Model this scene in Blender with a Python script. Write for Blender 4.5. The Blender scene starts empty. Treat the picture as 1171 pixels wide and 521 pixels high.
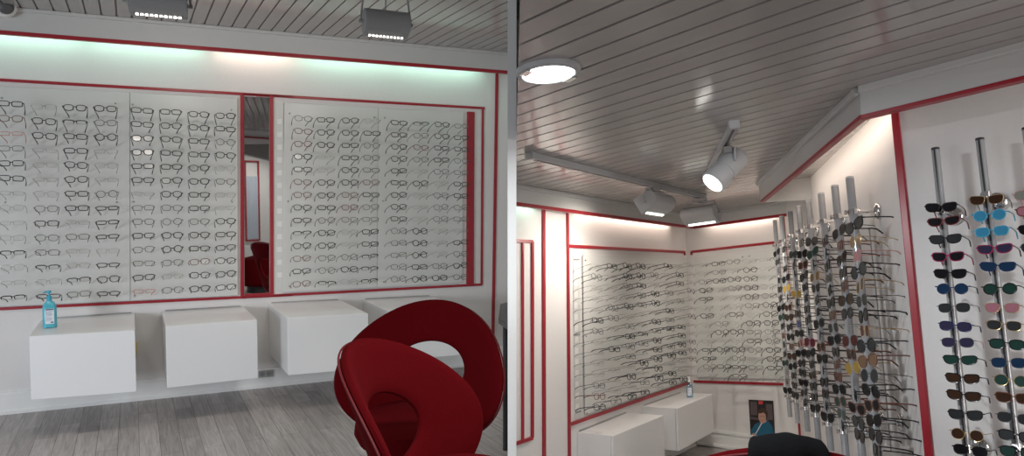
import bpy, bmesh, math, random
from mathutils import Vector, Matrix
V = Vector
rnd = random.Random(7)
scene = bpy.context.scene
COL = scene.collection

# ------------------------------------------------------------------ camera
F = 780.0; PX, PY = 585.5, 260.5
PITCH = math.atan((260.5 - 225.0) / F)
EYE = V((0, 0, 1.4))
cam_d = bpy.data.cameras.new('camera'); cam = bpy.data.objects.new('camera', cam_d); COL.objects.link(cam)
cam.location = EYE; cam.rotation_euler = (math.pi / 2 - PITCH, 0, 0)
cam_d.sensor_fit = 'HORIZONTAL'; cam_d.sensor_width = 36.0; cam_d.lens = F * 36.0 / 1171.0
cam_d.clip_start = 0.05; cam_d.clip_end = 60
scene.camera = cam

def R(x, y):
    a, u = (x - PX) / F, -(y - PY) / F
    return V((a, math.cos(PITCH) + u * math.sin(PITCH), u * math.cos(PITCH) - math.sin(PITCH)))

class Plane:
    """A real surface of the shop: a point on it and the normal towards the room."""
    def __init__(s, p, n, u=None):
        s.p = V(p); s.n = V(n).normalized()
        if s.n.dot(EYE - s.p) < 0: s.n = -s.n
    def hit(s, x, y, off=0.0):
        r = R(x, y); q = s.p + s.n * off
        return EYE + r * ((q - EYE).dot(s.n) / r.dot(s.n))
    def drop(s, q, off=0.0):
        return q - s.n * ((q - s.p).dot(s.n) - off)
def span(p, a, b): return Plane(p, V(a).cross(V(b)))

UP = V((0, 0, 1))
# frame-fitting shop: the four display walls
dW = R(2388, 226); dW.z = 0; dW.normalize()
dD = R(152, 225); dD.z = 0; dD.normalize()
FLOORL = Plane((0, 0, 0), UP)
p0 = FLOORL.hit(277, 445)
WL = Plane(p0, dW.cross(UP))
dA = R(1157, 308).normalized(); dB = -R(-260, 400).normalized(); dV = R(630, -3300).normalized()
dC = R(747, 334).normalized(); dE = -R(-49, 386).normalized()
KZ = 6.2
K = EYE + R(788, 350) * KZ
WA = span(K, dA, dV); WB = span(K, dB, dV)
FLOORR = span(WA.hit(798, 507), dA, dB)
upR = FLOORR.n.copy()

# ------------------------------------------------------------------ materials
def mat(name, col, rough=0.5, metal=0.0, spec=0.5, bump=0.0, bscale=40.0, var=0.0, coat=0.0, sheen=0.0, emis=None, estr=0.0):
    m = bpy.data.materials.new(name); m.use_nodes = True
    nt = m.node_tree; b = nt.nodes['Principled BSDF']
    b.inputs['Base Color'].default_value = (*col, 1); b.inputs['Roughness'].default_value = rough
    b.inputs['Metallic'].default_value = metal; b.inputs['Specular IOR Level'].default_value = spec
    b.inputs['Coat Weight'].default_value = coat
    b.inputs['Sheen Weight'].default_value = sheen
    if emis:
        b.inputs['Emission Color'].default_value = (*emis, 1); b.inputs['Emission Strength'].default_value = estr
    if bump or var:
        tc = nt.nodes.new('ShaderNodeTexCoord'); nz = nt.nodes.new('ShaderNodeTexNoise')
        nz.inputs['Scale'].default_value = bscale; nz.inputs['Detail'].default_value = 5
        nt.links.new(tc.outputs['Object'], nz.inputs['Vector'])
        if bump:
            bp = nt.nodes.new('ShaderNodeBump'); bp.inputs['Strength'].default_value = bump; bp.inputs['Distance'].default_value = 0.004
            nt.links.new(nz.outputs['Fac'], bp.inputs['Height']); nt.links.new(bp.outputs['Normal'], b.inputs['Normal'])
        if var:
            mx = nt.nodes.new('ShaderNodeMix'); mx.data_type = 'RGBA'
            mx.inputs[6].default_value = (*[c * (1 - var) for c in col], 1); mx.inputs[7].default_value = (*[min(1, c * (1 + var)) for c in col], 1)
            nt.links.new(nz.outputs['Fac'], mx.inputs[0]); nt.links.new(mx.outputs[2], b.inputs['Base Color'])
    return m

def lens_mat(name, tint, gloss, refl=(1, 1, 1), rough=0.03):
    m = bpy.data.materials.new(name); m.use_nodes = True; nt = m.node_tree
    nt.nodes.remove(nt.nodes['Principled BSDF']); out = nt.nodes['Material Output']
    t = nt.nodes.new('ShaderNodeBsdfTransparent'); t.inputs[0].default_value = (*tint, 1)
    g = nt.nodes.new('ShaderNodeBsdfGlossy'); g.inputs[0].default_value = (*refl, 1); g.inputs['Roughness'].default_value = rough
    mx = nt.nodes.new('ShaderNodeMixShader'); mx.inputs[0].default_value = gloss
    nt.links.new(t.outputs[0], mx.inputs[1]); nt.links.new(g.outputs[0], mx.inputs[2]); nt.links.new(mx.outputs[0], out.inputs[0])
    return m

def plank_mat():
    m = bpy.data.materials.new('grey_oak_planks'); m.use_nodes = True; nt = m.node_tree; b = nt.nodes['Principled BSDF']
    tc = nt.nodes.new('ShaderNodeTexCoord')
    br = nt.nodes.new('ShaderNodeTexBrick'); br.offset = 0.37; br.offset_frequency = 2
    br.inputs['Color1'].default_value = (0.37, 0.34, 0.33, 1); br.inputs['Color2'].default_value = (0.54, 0.50, 0.485, 1)
    br.inputs['Mortar'].default_value = (0.17, 0.155, 0.15, 1); br.inputs['Scale'].default_value = 1.0
    br.inputs['Mortar Size'].default_value = 0.0016; br.inputs['Brick Width'].default_value = 0.62; br.inputs['Row Height'].default_value = 0.105
    br.inputs['Bias'].default_value = 0.0
    nt.links.new(tc.outputs['Object'], br.inputs['Vector'])
    mp = nt.nodes.new('ShaderNodeMapping'); mp.inputs['Scale'].default_value = (2.2, 34, 1)
    nt.links.new(tc.outputs['Object'], mp.inputs['Vector'])
    nz = nt.nodes.new('ShaderNodeTexNoise'); nz.inputs['Scale'].default_value = 1.6; nz.inputs['Detail'].default_value = 7; nz.inputs['Distortion'].default_value = 1.2
    nt.links.new(mp.outputs[0], nz.inputs['Vector'])
    cr = nt.nodes.new('ShaderNodeValToRGB'); cr.color_ramp.elements[0].position = 0.3; cr.color_ramp.elements[0].color = (0.72, 0.72, 0.72, 1)
    cr.color_ramp.elements[1].position = 0.7; cr.color_ramp.elements[1].color = (1.18, 1.18, 1.18, 1)
    nt.links.new(nz.outputs['Fac'], cr.inputs[0])
    mx = nt.nodes.new('ShaderNodeMix'); mx.data_type = 'RGBA'; mx.blend_type = 'MULTIPLY'; mx.inputs[0].default_value = 1
    nt.links.new(br.outputs['Color'], mx.inputs[6]); nt.links.new(cr.outputs[0], mx.inputs[7]); nt.links.new(mx.outputs[2], b.inputs['Base Color'])
    b.inputs['Roughness'].default_value = 0.42
    return m

M = {}
M['wall'] = mat('wall_paint', (0.80, 0.78, 0.765), 0.55, bump=0.05, bscale=60, var=0.025)
M['white'] = mat('white_paint', (0.93, 0.93, 0.91), 0.4)
M['fascia'] = mat('fascia_paint', (0.60, 0.60, 0.59), 0.4, var=0.02, bscale=8)
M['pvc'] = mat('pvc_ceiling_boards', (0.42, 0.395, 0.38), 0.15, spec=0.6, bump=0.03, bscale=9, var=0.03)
M['groove'] = mat('ceiling_grooves', (0.20, 0.19, 0.185), 0.5)
M['red'] = mat('red_trim', (0.36, 0.016, 0.028), 0.35, var=0.12, bscale=25)
M['floor'] = plank_mat()
M['gloss'] = mat('gloss_white_lacquer', (0.88, 0.88, 0.88), 0.28, coat=0.1)
M['acrylic'] = mat('frosted_display_panel', (0.70, 0.70, 0.675), 0.32, spec=0.4, var=0.02, bscale=3)
M['tab'] = mat('pale_tab', (0.86, 0.85, 0.82), 0.4)
M['velvet'] = mat('red_velvet', (0.088, 0.0018, 0.0034), 0.9, spec=0.05, bump=0.25, bscale=220, var=0.18)
M['piping'] = mat('red_piping', (0.15, 0.005, 0.008), 0.6)
M['black'] = mat('black_metal', (0.015, 0.015, 0.016), 0.4)
M['darkgrey'] = mat('dark_grey_board', (0.10, 0.10, 0.105), 0.45)
M['cloth'] = mat('black_cloth', (0.008, 0.008, 0.009), 0.95, spec=0.1, bump=0.5, bscale=90)
M['lampgrey'] = mat('lamp_housing', (0.52, 0.53, 0.54), 0.4)
M['lampdark'] = mat('lamp_housing_dark', (0.30, 0.30, 0.30), 0.4)
M['chrome'] = mat('chrome', (0.78, 0.78, 0.78), 0.13, metal=1.0)
M['steel'] = mat('brushed_steel', (0.45, 0.45, 0.45), 0.35, metal=1.0)
M['tube'] = mat('grey_acrylic_tube', (0.36, 0.37, 0.385), 0.12, spec=0.7, coat=0.4)
M['tubecore'] = mat('dark_tube_core', (0.03, 0.03, 0.035), 0.3)
M['bluebottle'] = mat('turquoise_plastic', (0.10, 0.50, 0.62), 0.28)
M['bluecap'] = mat('turquoise_pump', (0.05, 0.42, 0.58), 0.3)
M['label'] = mat('paper_label', (0.80, 0.84, 0.90), 0.5)
M['ink'] = mat('label_ink', (0.05, 0.07, 0.16), 0.6)
M['ink2'] = mat('label_small_print', (0.42, 0.45, 0.55), 0.6)
M['clearplast'] = lens_mat('clear_plastic', (0.82, 0.88, 0.92), 0.14)
M['gel'] = lens_mat('bluish_gel', (0.62, 0.78, 0.88), 0.1)
M['mirror'] = mat('mirror_silver', (0.86, 0.88, 0.87), 0.015, metal=1.0)
M['poster_dark'] = mat('poster_dark', (0.018, 0.014, 0.016), 0.3)
M['poster_blue'] = mat('poster_blue', (0.015, 0.13, 0.22), 0.35)
M['poster_skin'] = mat('poster_skin', (0.52, 0.30, 0.22), 0.35)
M['poster_hair'] = mat('poster_hair', (0.06, 0.03, 0.02), 0.4)
M['poster_red'] = mat('poster_red', (0.65, 0.05, 0.05), 0.35)
M['poster_grey'] = mat('poster_grey', (0.12, 0.09, 0.09), 0.35)
M['poster_pale'] = mat('poster_pale', (0.65, 0.68, 0.70), 0.35)
M['socket'] = mat('socket_plastic', (0.42, 0.42, 0.41), 0.4)
M['curtain'] = mat('curtain_grey_blue', (0.55, 0.60, 0.68), 0.7)
M['glow_cool'] = mat('fluorescent_cool', (1, 1, 1), 0.5, emis=(0.56, 1.0, 0.80), estr=6)
M['glow_warm'] = mat('fluorescent_warm', (1, 1, 1), 0.5, emis=(1.0, 0.85, 0.72), estr=7)
M['glow_white'] = mat('lamp_white', (1, 1, 1), 0.5, emis=(0.90, 0.97, 1.0), estr=9)
M['glow_spot'] = mat('spot_white', (1, 1, 1), 0.5, emis=(1.0, 0.97, 0.88), estr=4)
M['lens'] = lens_mat('clear_lens', (0.985, 0.985, 0.98), 0.018, rough=.15)
FR = {
    'b': mat('black_acetate', (0.012, 0.012, 0.014), 0.25),
    'g': mat('gunmetal_wire', (0.085, 0.085, 0.09), 0.35, metal=0.3),
    'c': mat('silver_wire', (0.36, 0.36, 0.35), 0.3, metal=0.6),
    'n': mat('brown_acetate', (0.16, 0.055, 0.03), 0.3),
    'r': mat('dark_red_acetate', (0.16, 0.018, 0.02), 0.3),
    'p': mat('pink_wire', (0.62, 0.26, 0.24), 0.35),
    'o': mat('gold_wire', (0.55, 0.40, 0.20), 0.3, metal=0.8),
    'l': mat('light_blue_acetate', (0.10, 0.42, 0.62), 0.25),
    'm': mat('magenta_acetate', (0.36, 0.02, 0.10), 0.25),
    'u': mat('navy_acetate', (0.015, 0.03, 0.11), 0.25),
}
def slens(n, c): return mat('sun_lens_' + n, c, 0.12, spec=0.06)
SL = {
    'k': slens('black', (0.012, 0.012, 0.014)), 'g': slens('grey', (0.035, 0.038, 0.04)), 'n': slens('brown', (0.05, 0.026, 0.016)),
    't': slens('tan', (0.20, 0.13, 0.075)), 'p': slens('pink', (0.40, 0.17, 0.21)), 'b': slens('blue', (0.015, 0.04, 0.09)),
    's': slens('sky', (0.05, 0.26, 0.44)), 'e': slens('green', (0.02, 0.055, 0.045)), 'v': slens('violet', (0.04, 0.035, 0.075)),
    'r': slens('red', (0.09, 0.022, 0.02)), 'y': slens('yellow', (0.42, 0.28, 0.06)), 'c': slens('pale', (0.24, 0.25, 0.22)), 'w': slens('cobalt', (0.02, 0.05, 0.28)),
}

# ------------------------------------------------------------------ mesh builder
class MB:
    def __init__(s): s.v = []; s.f = []; s.m = []
    def add(s, vs, fs, mi=0):
        b = len(s.v); s.v += [V(p) for p in vs]; s.f += [tuple(b + i for i in f) for f in fs]; s.m += [mi] * len(fs)
    def hexa(s, b4, t4, mi=0):
        s.add(list(b4) + list(t4), [(3, 2, 1, 0), (4, 5, 6, 7), (0, 1, 5, 4), (1, 2, 6, 5), (2, 3, 7, 6), (3, 0, 4, 7)], mi)
    def box(s, c, ax, ay, az, mi=0):
        c = V(c); ax, ay, az = V(ax), V(ay), V(az)
        q = [c - ax - ay, c + ax - ay, c + ax + ay, c - ax + ay]
        s.hexa([p - az for p in q], [p + az for p in q], mi)
    def prism(s, poly, ext, mi=0):
        n = len(poly); top = [V(p) + V(ext) for p in poly]
        s.add(list(poly) + top, [tuple(reversed(range(n))), tuple(range(n, 2 * n))] + [(i, (i + 1) % n, n + (i + 1) % n, n + i) for i in range(n)], mi)
    def tube(s, pts, r, seg=6, closed=False, mi=0, caps=True):
        pts = [V(p) for p in pts]; n = len(pts); rs = r if isinstance(r, (list, tuple)) else [r] * n
        vs = []; ref = None
        for i, p in enumerate(pts):
            if closed: t = pts[(i + 1) % n] - pts[i - 1]
            else: t = pts[min(i + 1, n - 1)] - pts[max(i - 1, 0)]
            t.normalize()
            if ref is None:
                ref = t.orthogonal().normalized()
                if closed:
                    c = sum(pts, V()) / n; ref = (p - c) - t * (p - c).dot(t); ref.normalize()
            ref = ref - t * ref.dot(t); ref.normalize(); bi = t.cross(ref)
            for k in range(seg):
                a = 2 * math.pi * k / seg; vs.append(p + (ref * math.cos(a) + bi * math.sin(a)) * rs[i])
        fs = []
        for i in range(n if closed else n - 1):
            j = (i + 1) % n
            for k in range(seg):
                l = (k + 1) % seg; fs.append((i * seg + k, i * seg + l, j * seg + l, j * seg + k))
        if not closed and caps: fs += [tuple(reversed(range(seg))), tuple(range((n - 1) * seg, n * seg))]
        s.add(vs, fs, mi)
    def lathe(s, prof, o, ax, seg=24, mi=0, caps=True):
        o = V(o); ax = V(ax).normalized(); u = ax.orthogonal().normalized(); w = ax.cross(u); vs = []; n = len(prof)
        for (r, h) in prof:
            for k in range(seg):
                a = 2 * math.pi * k / seg; vs.append(o + ax * h + (u * math.cos(a) + w * math.sin(a)) * max(r, 1e-5))
        fs = [(i * seg + k, i * seg + (k + 1) % seg, (i + 1) * seg + (k + 1) % seg, (i + 1) * seg + k) for i in range(n - 1) for k in range(seg)]
        if caps: fs += [tuple(reversed(range(seg))), tuple(range((n - 1) * seg, n * seg))]
        s.add(vs, fs, mi)
    def clip(s, co, no):
        """keep what lies on the side that the normal NO points to"""
        s.cl = getattr(s, 'cl', []) + [(V(co), V(no))]; return s
    def mesh(s, name, mats, inv=None, smooth=False):
        me = bpy.data.meshes.new(name)
        vs = [inv @ p for p in s.v] if inv is not None else s.v
        if inv is None and hasattr(s, 'cl') is False: pass
        me.from_pydata([tuple(p) for p in vs], [], s.f)
        for m in mats: me.materials.append(m)
        for p, i in zip(me.polygons, s.m): p.material_index = i
        bm = bmesh.new(); bm.from_mesh(me)
        for co, no in getattr(s, 'cl', []):
            c2 = inv @ co if inv is not None else co; n2 = (inv.to_3x3() @ no) if inv is not None else no
            r = bmesh.ops.bisect_plane(bm, geom=bm.verts[:] + bm.edges[:] + bm.faces[:], plane_co=c2, plane_no=n2, clear_inner=True)
            ed = [e for e in r['geom_cut'] if isinstance(e, bmesh.types.BMEdge)]
            bmesh.ops.holes_fill(bm, edges=[e for e in ed if e.is_boundary], sides=0)
        bmesh.ops.recalc_face_normals(bm, faces=bm.faces)
        bm.to_mesh(me); bm.free()
        if smooth:
            me.polygons.foreach_set('use_smooth', [True] * len(me.polygons))
            try: me.set_sharp_from_angle(angle=math.radians(40))
            except Exception: pass
        return me

def build(name, mb, mats, parent=None, origin=None, rot=None, smooth=False, bev=0.0):
    if not isinstance(mats, (list, tuple)): mats = [mats]
    if parent is not None:
        Mx = parent['_m'] if False else MTX[parent.name]
        o_m = Matrix.Identity(4); inv = Mx.inverted()
    else:
        o_m = Matrix.Translation(V(origin) if origin is not None else V((0, 0, 0)))
        if rot is not None: o_m = o_m @ rot.to_4x4()
        inv = o_m.inverted(); Mx = o_m
    o = bpy.data.objects.new(name, mb.mesh(name, mats, inv, smooth)); COL.objects.link(o)
    if parent is not None: o.parent = parent; MTX[o.name] = Mx
    else:
        o.matrix_world = o_m; MTX[o.name] = o_m
    if bev:
        b = o.modifiers.new('bevel', 'BEVEL'); b.width = bev; b.segments = 2; b.limit_method = 'ANGLE'
    return o
MTX = {}
def tag(o, label=None, cat=None, group=None, kind=None):
    for k, v in (('label', label), ('category', cat), ('group', group), ('kind', kind)):
        if v: o[k] = v
    return o
def thing(name, label, cat, loc, rot=None, group=None):
    o = bpy.data.objects.new(name, None); COL.objects.link(o); o.empty_display_size = 0.05
    m = Matrix.Translation(V(loc))
    if rot is not None: m = m @ rot.to_4x4()
    o.matrix_world = m; MTX[o.name] = m
    return tag(o, label, cat, group)
def struct(name, mb, mats, bev=0.0, rot=None, origin=None, smooth=False):
    return tag(build(name, mb, mats, None, origin, rot, smooth, bev), kind='structure')

# partition end at the camera side; each room is cut at its own face of the partition
PT = 0.0186
CUTL = (V((-PT, 0, 0)), V((-1, 0, 0))); CUTR = (V((PT, 0, 0)), V((1, 0, 0)))
def strip(mb, P, a, b, w, off0=0.0, off1=0.012, mi=0, ext=0.0):
    """a straight bar lying on surface P between two of its points"""
    A, B = (P.hit(*q) if not isinstance(q, Vector) else q for q in (a, b))
    d = (B - A).normalized(); A = A - d * ext; B = B + d * ext
    w2 = P.n.cross(d) * (w / 2)
    mb.prism([A - w2 + P.n * off0, B - w2 + P.n * off0, B + w2 + P.n * off0, A + w2 + P.n * off0], P.n * (off1 - off0), mi)

# ================================================================== LEFT ROOM: SETTING
mb = MB()
a = FLOORL.p + WL.p * 0
W0 = WL.p - dW * 3.6; W1 = WL.p + dW * 3.0
mb.prism([W0 - UP * .05, W1 - UP * .05, W1 + UP * 2.75, W0 + UP * 2.75], -WL.n * 0.12)
mb.clip(*CUTL); struct('wall_back', mb, M['wall'])

rotf = Matrix((( dD.x, -dD.y, 0), (dD.y, dD.x, 0), (0, 0, 1)))
mb = MB()
mb.prism([V((-5, -2, -.06)), V((3, -2, -.06)), V((3, 2.2, -.06)), V((-PT, 2.2, -.06)), V((-PT, 7, -.06)), V((-5, 7, -.06))], UP * .06)
struct('floor', mb, M['floor'], rot=rotf)

# partition board between the two display areas, seen edge-on
mb = MB(); mb.box((0, 4.85, 1.55), (PT, 0, 0), (0, 1.95, 0), (0, 0, 1.75)); struct('wall_partition', mb, M['white'])

# valance over the wall: fascia board, red edge, bead under the ceiling
FO = 0.20
def on(P, o): return Plane(P.p + P.n * o, P.n)
FL = on(WL, FO)
za = FL.hit(23, 11).z; zb = FL.hit(300, 34.5).z; zc = FL.hit(579, 59.5).z
CZ = (za + zb + zc) / 3
fz = (FL.hit(0, 38).z + FL.hit(568, 83).z) / 2
mb = MB()
f0 = FL.p - dW * 3.6; f1 = FL.p + dW * 2.6; f0.z = f1.z = 0
mb.prism([f0 + UP * fz, f1 + UP * fz, f1 + UP * (CZ + .02), f0 + UP * (CZ + .02)], -FL.n * 0.018)
mb.clip(*CUTL); struct('trim_1', mb, M['fascia'])
mb = MB(); mb.prism([f0 + UP * (fz - .004) + FL.n * .004, f1 + UP * (fz - .004) + FL.n * .004, f1 + UP * (fz + .02) + FL.n * .004, f0 + UP * (fz + .02) + FL.n * .004], -FL.n * 0.026)
mb.clip(*CUTL); struct('trim_2', mb, M['red'])
mb = MB(); mb.prism([f0 + UP * (CZ - .022), f1 + UP * (CZ - .022), f1 + UP * CZ, f0 + UP * CZ], FL.n * 0.022)
mb.clip(*CUTL); struct('trim_3', mb, M['fascia'], bev=.004)

# boarded ceiling: every board a strip with a groove beside it
def boards(P, along, region, pitch, clips, name, groove=.010, depth=.008, bmat=None):
    n = -P.n                                   # towards the void above
    al = V(along).normalized(); ac = P.n.cross(al).normalized()
    o, l0, l1, a0, a1 = region
    mb = MB(); k = a0
    while k < a1:
        q = o + ac * k
        for (s0, s1, dz, mi) in ((groove / 2, pitch - groove / 2, 0, 0), (pitch - groove / 2, pitch + groove / 2, depth, 1)):
            p = [q + al * l0 + ac * s0, q + al * l1 + ac * s0, q + al * l1 + ac * s1, q + al * l0 + ac * s1]
            mb.prism([x + n * dz for x in p], n * (0.02 - dz), mi)
        k += pitch
    for c in clips: mb.clip(*c)
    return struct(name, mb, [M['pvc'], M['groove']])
CEILL = Plane((0, 0, CZ), UP)
oc = FL.hit(142.3, 21); oc.z = CZ
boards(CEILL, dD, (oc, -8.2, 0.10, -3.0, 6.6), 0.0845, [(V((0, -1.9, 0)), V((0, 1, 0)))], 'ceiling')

# red trims on the wall
mb = MB()
TW = .019
strip(mb, WL, (0, 91.5), (277, 107.5), TW, ext=.35); strip(mb, WL, (277, 107.5), (554, 123.8), TW)
strip(mb, WL, (0, 352.8), (276.5, 339.5), .019, ext=.35); strip(mb, WL, (276.5, 339.5), (551, 325), .019)
struct('trim_4', mb, M['red'], bev=.002)
for i, (x0, y0, x1, y1, w) in enumerate([(276.8, 108, 277, 339.5, .025), (310.3, 110, 310.8, 337.5, .025), (551.8, 123.8, 550.4, 325, .017), (568, 84, 563, 408, .024)]):
    mb = MB(); strip(mb, WL, (x0, y0), (x1, y1), w, 0, .014); struct('trim_%d' % (5 + i), mb, M['red'], bev=.002)
mb = MB(); strip(mb, WL, (537.8, 128), (537.0, 325.5), .062, 0, .02); struct('trim_9', mb, M['red'], bev=.003)  # solid red strip standing in for a reflection in a narrow mirror
mb = MB(); strip(mb, WL, (280, 337.4), (310, 336), .022, 0, .013); struct('trim_10', mb, M['red'])
# skirting
mb = MB()
s0, s1 = WL.p - dW * 3.6, WL.p + dW * 2.6
s0.z = s1.z = 0
mb.prism([s0, s1, s1 + UP * .125, s0 + UP * .125], WL.n * 0.012)
mb.prism([s0 + UP * .125, s1 + UP * .125, s1 + UP * .143, s0 + UP * .143], WL.n * 0.02)
mb.prism([s0, s1, s1 + UP * .022, s0 + UP * .022], WL.n * 0.022)
mb.clip(*CUTL); struct('baseboard_back', mb, M['white'], bev=.002)

# ================================================================== RIGHT ROOM: SETTING
def wallR(name, P, u, a, b, z0=-2.2, z1=2.6, clips=()):
    mb = MB(); A, B = a, b
    mb.prism([A + dV * z0, B + dV * z0, B + dV * z1, A + dV * z1], -P.n * 0.06)
    for c in clips: mb.clip(*c)
    return struct(name, mb, M['wall'])
wallR('wall_long', WA, dA, K - dA * 4.2, K, clips=[CUTR])
BE = WB.hit(905, 357)
wallR('wall_end', WB, dB, K - dB * .02, BE + dB * .02)



FAO = 0.13
FA = on(WA, FAO); FB = on(WB, FAO)
CEILR = span(FA.hit(680, 226.3), dA, dB)
def inter(P, Q, p, d):     # point where the line p + t d meets plane P
    return p + d * ((P.p - p).dot(P.n) / d.dot(P.n))
cc1, cc2, cc3 = CEILR.hit(868, 209), CEILR.hit(983, 99.5), CEILR.hit(1171, 49.5)
FC = Plane(cc2, (cc1 - cc2).cross(dV)); FD = Plane(cc2, (cc3 - cc2).cross(dV))
WD = Plane(cc2 - FD.n * .30, FD.n); CE = WD.hit(1042, 325); dE = WD.n.cross(dV).normalized()
if dE.x < 0: dE = -dE
WC = span(BE, CE - BE, dV); dC = (BE - CE).normalized()
wallR('wall_angled', WC, dC, BE, CE)
wallR('wall_near', WD, dE, CE, CE + dE * 1.6)
# floor and ceiling
mb = MB(); o = FLOORR.p
mb.prism([o - dA * 3.2 - dB * 1.6, o + dA * .5 - dB * 1.6, o + dA * .5 + dB * 3.4, o - dA * 3.2 + dB * 3.4], -upR * .05)
mb.clip(*CUTR)
mb.clip(V((0, 1.98, 0)), V((0, 1, 0)))
xb = dB.normalized(); yb = upR.cross(xb).normalized()
rotR = Matrix((xb, yb, upR)).transposed()
struct('floor', mb, M['floor'], rot=rotR)
dl = R(-200, 397); dl = (dl - CEILR.n * dl.dot(CEILR.n)).normalized()
q1, q2 = CEILR.hit(880, 36), CEILR.hit(880, 51)
acr = CEILR.n.cross(dl).normalized()
pitch = abs((q2 - q1).dot(acr))
# ceiling is trimmed along the outline it shares with the walls, partition and street side
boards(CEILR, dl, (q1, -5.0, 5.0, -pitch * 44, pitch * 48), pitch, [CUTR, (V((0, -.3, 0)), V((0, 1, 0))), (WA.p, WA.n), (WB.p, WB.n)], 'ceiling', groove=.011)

# fascias of the right room
def fascia(P, a, b, zt, red=True, thick=.018, clips=(), name='trim', ends=(0, 0), redw=.018):
    """a, b: (top point, bottom point) at both ends"""
    (a1, a0), (b1, b0) = a, b
    mb = MB(); mb.prism([a0, b0, b1, a1], -P.n * thick)
    for c in clips: mb.clip(*c)
    struct(name, mb, M['fascia'])
    ua, ub = (a1 - a0).normalized(), (b1 - b0).normalized()
    mb = MB(); mb.prism([a0 - ua * .003 + P.n * .004, b0 - ub * .003 + P.n * .004, b0 + ub * redw + P.n * .004, a0 + ua * redw + P.n * .004], -P.n * (thick + .008))
    for c in clips: mb.clip(*c)
    struct(name, mb, M['red'])
    mb = MB(); mb.prism([a1 - ua * .026, b1 - ub * .026, b1, a1], P.n * .02)
    for c in clips: mb.clip(*c)
    struct(name, mb, M['fascia'], bev=.004)
fA0 = FA.hit(590, 234.2); fA1 = FA.hit(788.6, 260.2); fB1 = FB.hit(894, 247)
def toceil(p): return inter(CEILR, None, p, dV)
ext = (fA0 - fA1).normalized() * .3
# inner corner where the two fascias meet
cor = inter(FB, None, fA1, (fA1 - fA0).normalized())
fascia(FA, (toceil(fA0 + ext), fA0 + ext), (toceil(cor), cor), 0, clips=[CUTR], name='trim_11')
eb = (fB1 - cor).normalized() * .25
fascia(FB, (toceil(cor), cor), (toceil(fB1 + eb), fB1 + eb), 0, name='trim_12')
b1, b2, b3 = FC.hit(870.3, 231), FC.hit(984.8, 135), FD.hit(1171, 90.5)
e3 = (b3 - b2).normalized() * .25
fascia(FC, (cc1, b1), (cc2, b2), 0, name='trim_13', redw=.012)
fascia(FD, (cc2, b2), (toceil(b3 + e3), b3 + e3), 0, name='trim_14', redw=.010)
# return at the far end of the angled valance
rj = inter(WC, None, b1, (WC.n * -1)); rj2 = inter(WC, None, cc1, (WC.n * -1))
rd = (rj - b1).normalized()
mb = MB(); mb.prism([b1, rj, toceil(rj), cc1], FC.n.cross(dV).normalized() * .018); struct('trim_15', mb, M['fascia'])

# red trims, right room
mb = MB()
strip(mb, WA, (648.2, 281.2), (782.5, 288.2), .022); strip(mb, WB, (790.5, 288), (894, 276.3), .022)
strip(mb, WA, (650.5, 485), (787.5, 437.4), .022); strip(mb, WB, (793.5, 435.8), (896, 439), .022)
strip(mb, WA, (782.3, 288), (782.3, 291.5), .02); strip(mb, WB, (791, 288), (791, 291.5), .02)
struct('trim_16', mb, M['red'], bev=.002)
for i, (x0, y0, x1, y1, w) in enumerate([(596.6, 277, 596.6, 504, .016), (608, 275.8, 607.7, 500, .02), (620.6, 238, 621.2, 530, .026), (648, 241, 650.5, 560, .022)]):
    mb = MB(); strip(mb, WA, (x0, y0), (x1, y1), w, 0, .014); struct('trim_%d' % (17 + i), mb, M['red'], bev=.002)
mb = MB(); strip(mb, WA, (588, 275), (608.2, 276.2), .02); strip(mb, WA, (588, 507), (608, 500.3), .02); mb.clip(*CUTR); struct('trim_21', mb, M['red'])
mb = MB(); strip(mb, WB, (894.6, 217), (917.5, 510), .03, 0, .02); struct('trim_22', mb, M['red'], bev=.002)
mb = MB(); strip(mb, WD, (1022.5, 116), (1065, 540), .026, -.02, .012); struct('trim_23', mb, M['red'], bev=.003)
# skirtings
def skirt(P, a, b, name, clips=()):
    A, B = P.hit(*a), P.hit(*b)
    mb = MB(); mb.prism([A, B, B + dV * .13, A + dV * .13], P.n * .012)
    mb.prism([A + dV * .118, B + dV * .118, B + dV * .14, A + dV * .14], P.n * .022)
    mb.prism([A, B, B + dV * .02, A + dV * .02], P.n * .022)
    for c in clips: mb.clip(*c)
    struct(name, mb, M['white'])
skirt(WA, (590, 609), (797.5, 507.3), 'baseboard_long', [CUTR]); skirt(WB, (798.5, 507.3), (918, 526), 'baseboard_end')

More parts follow.
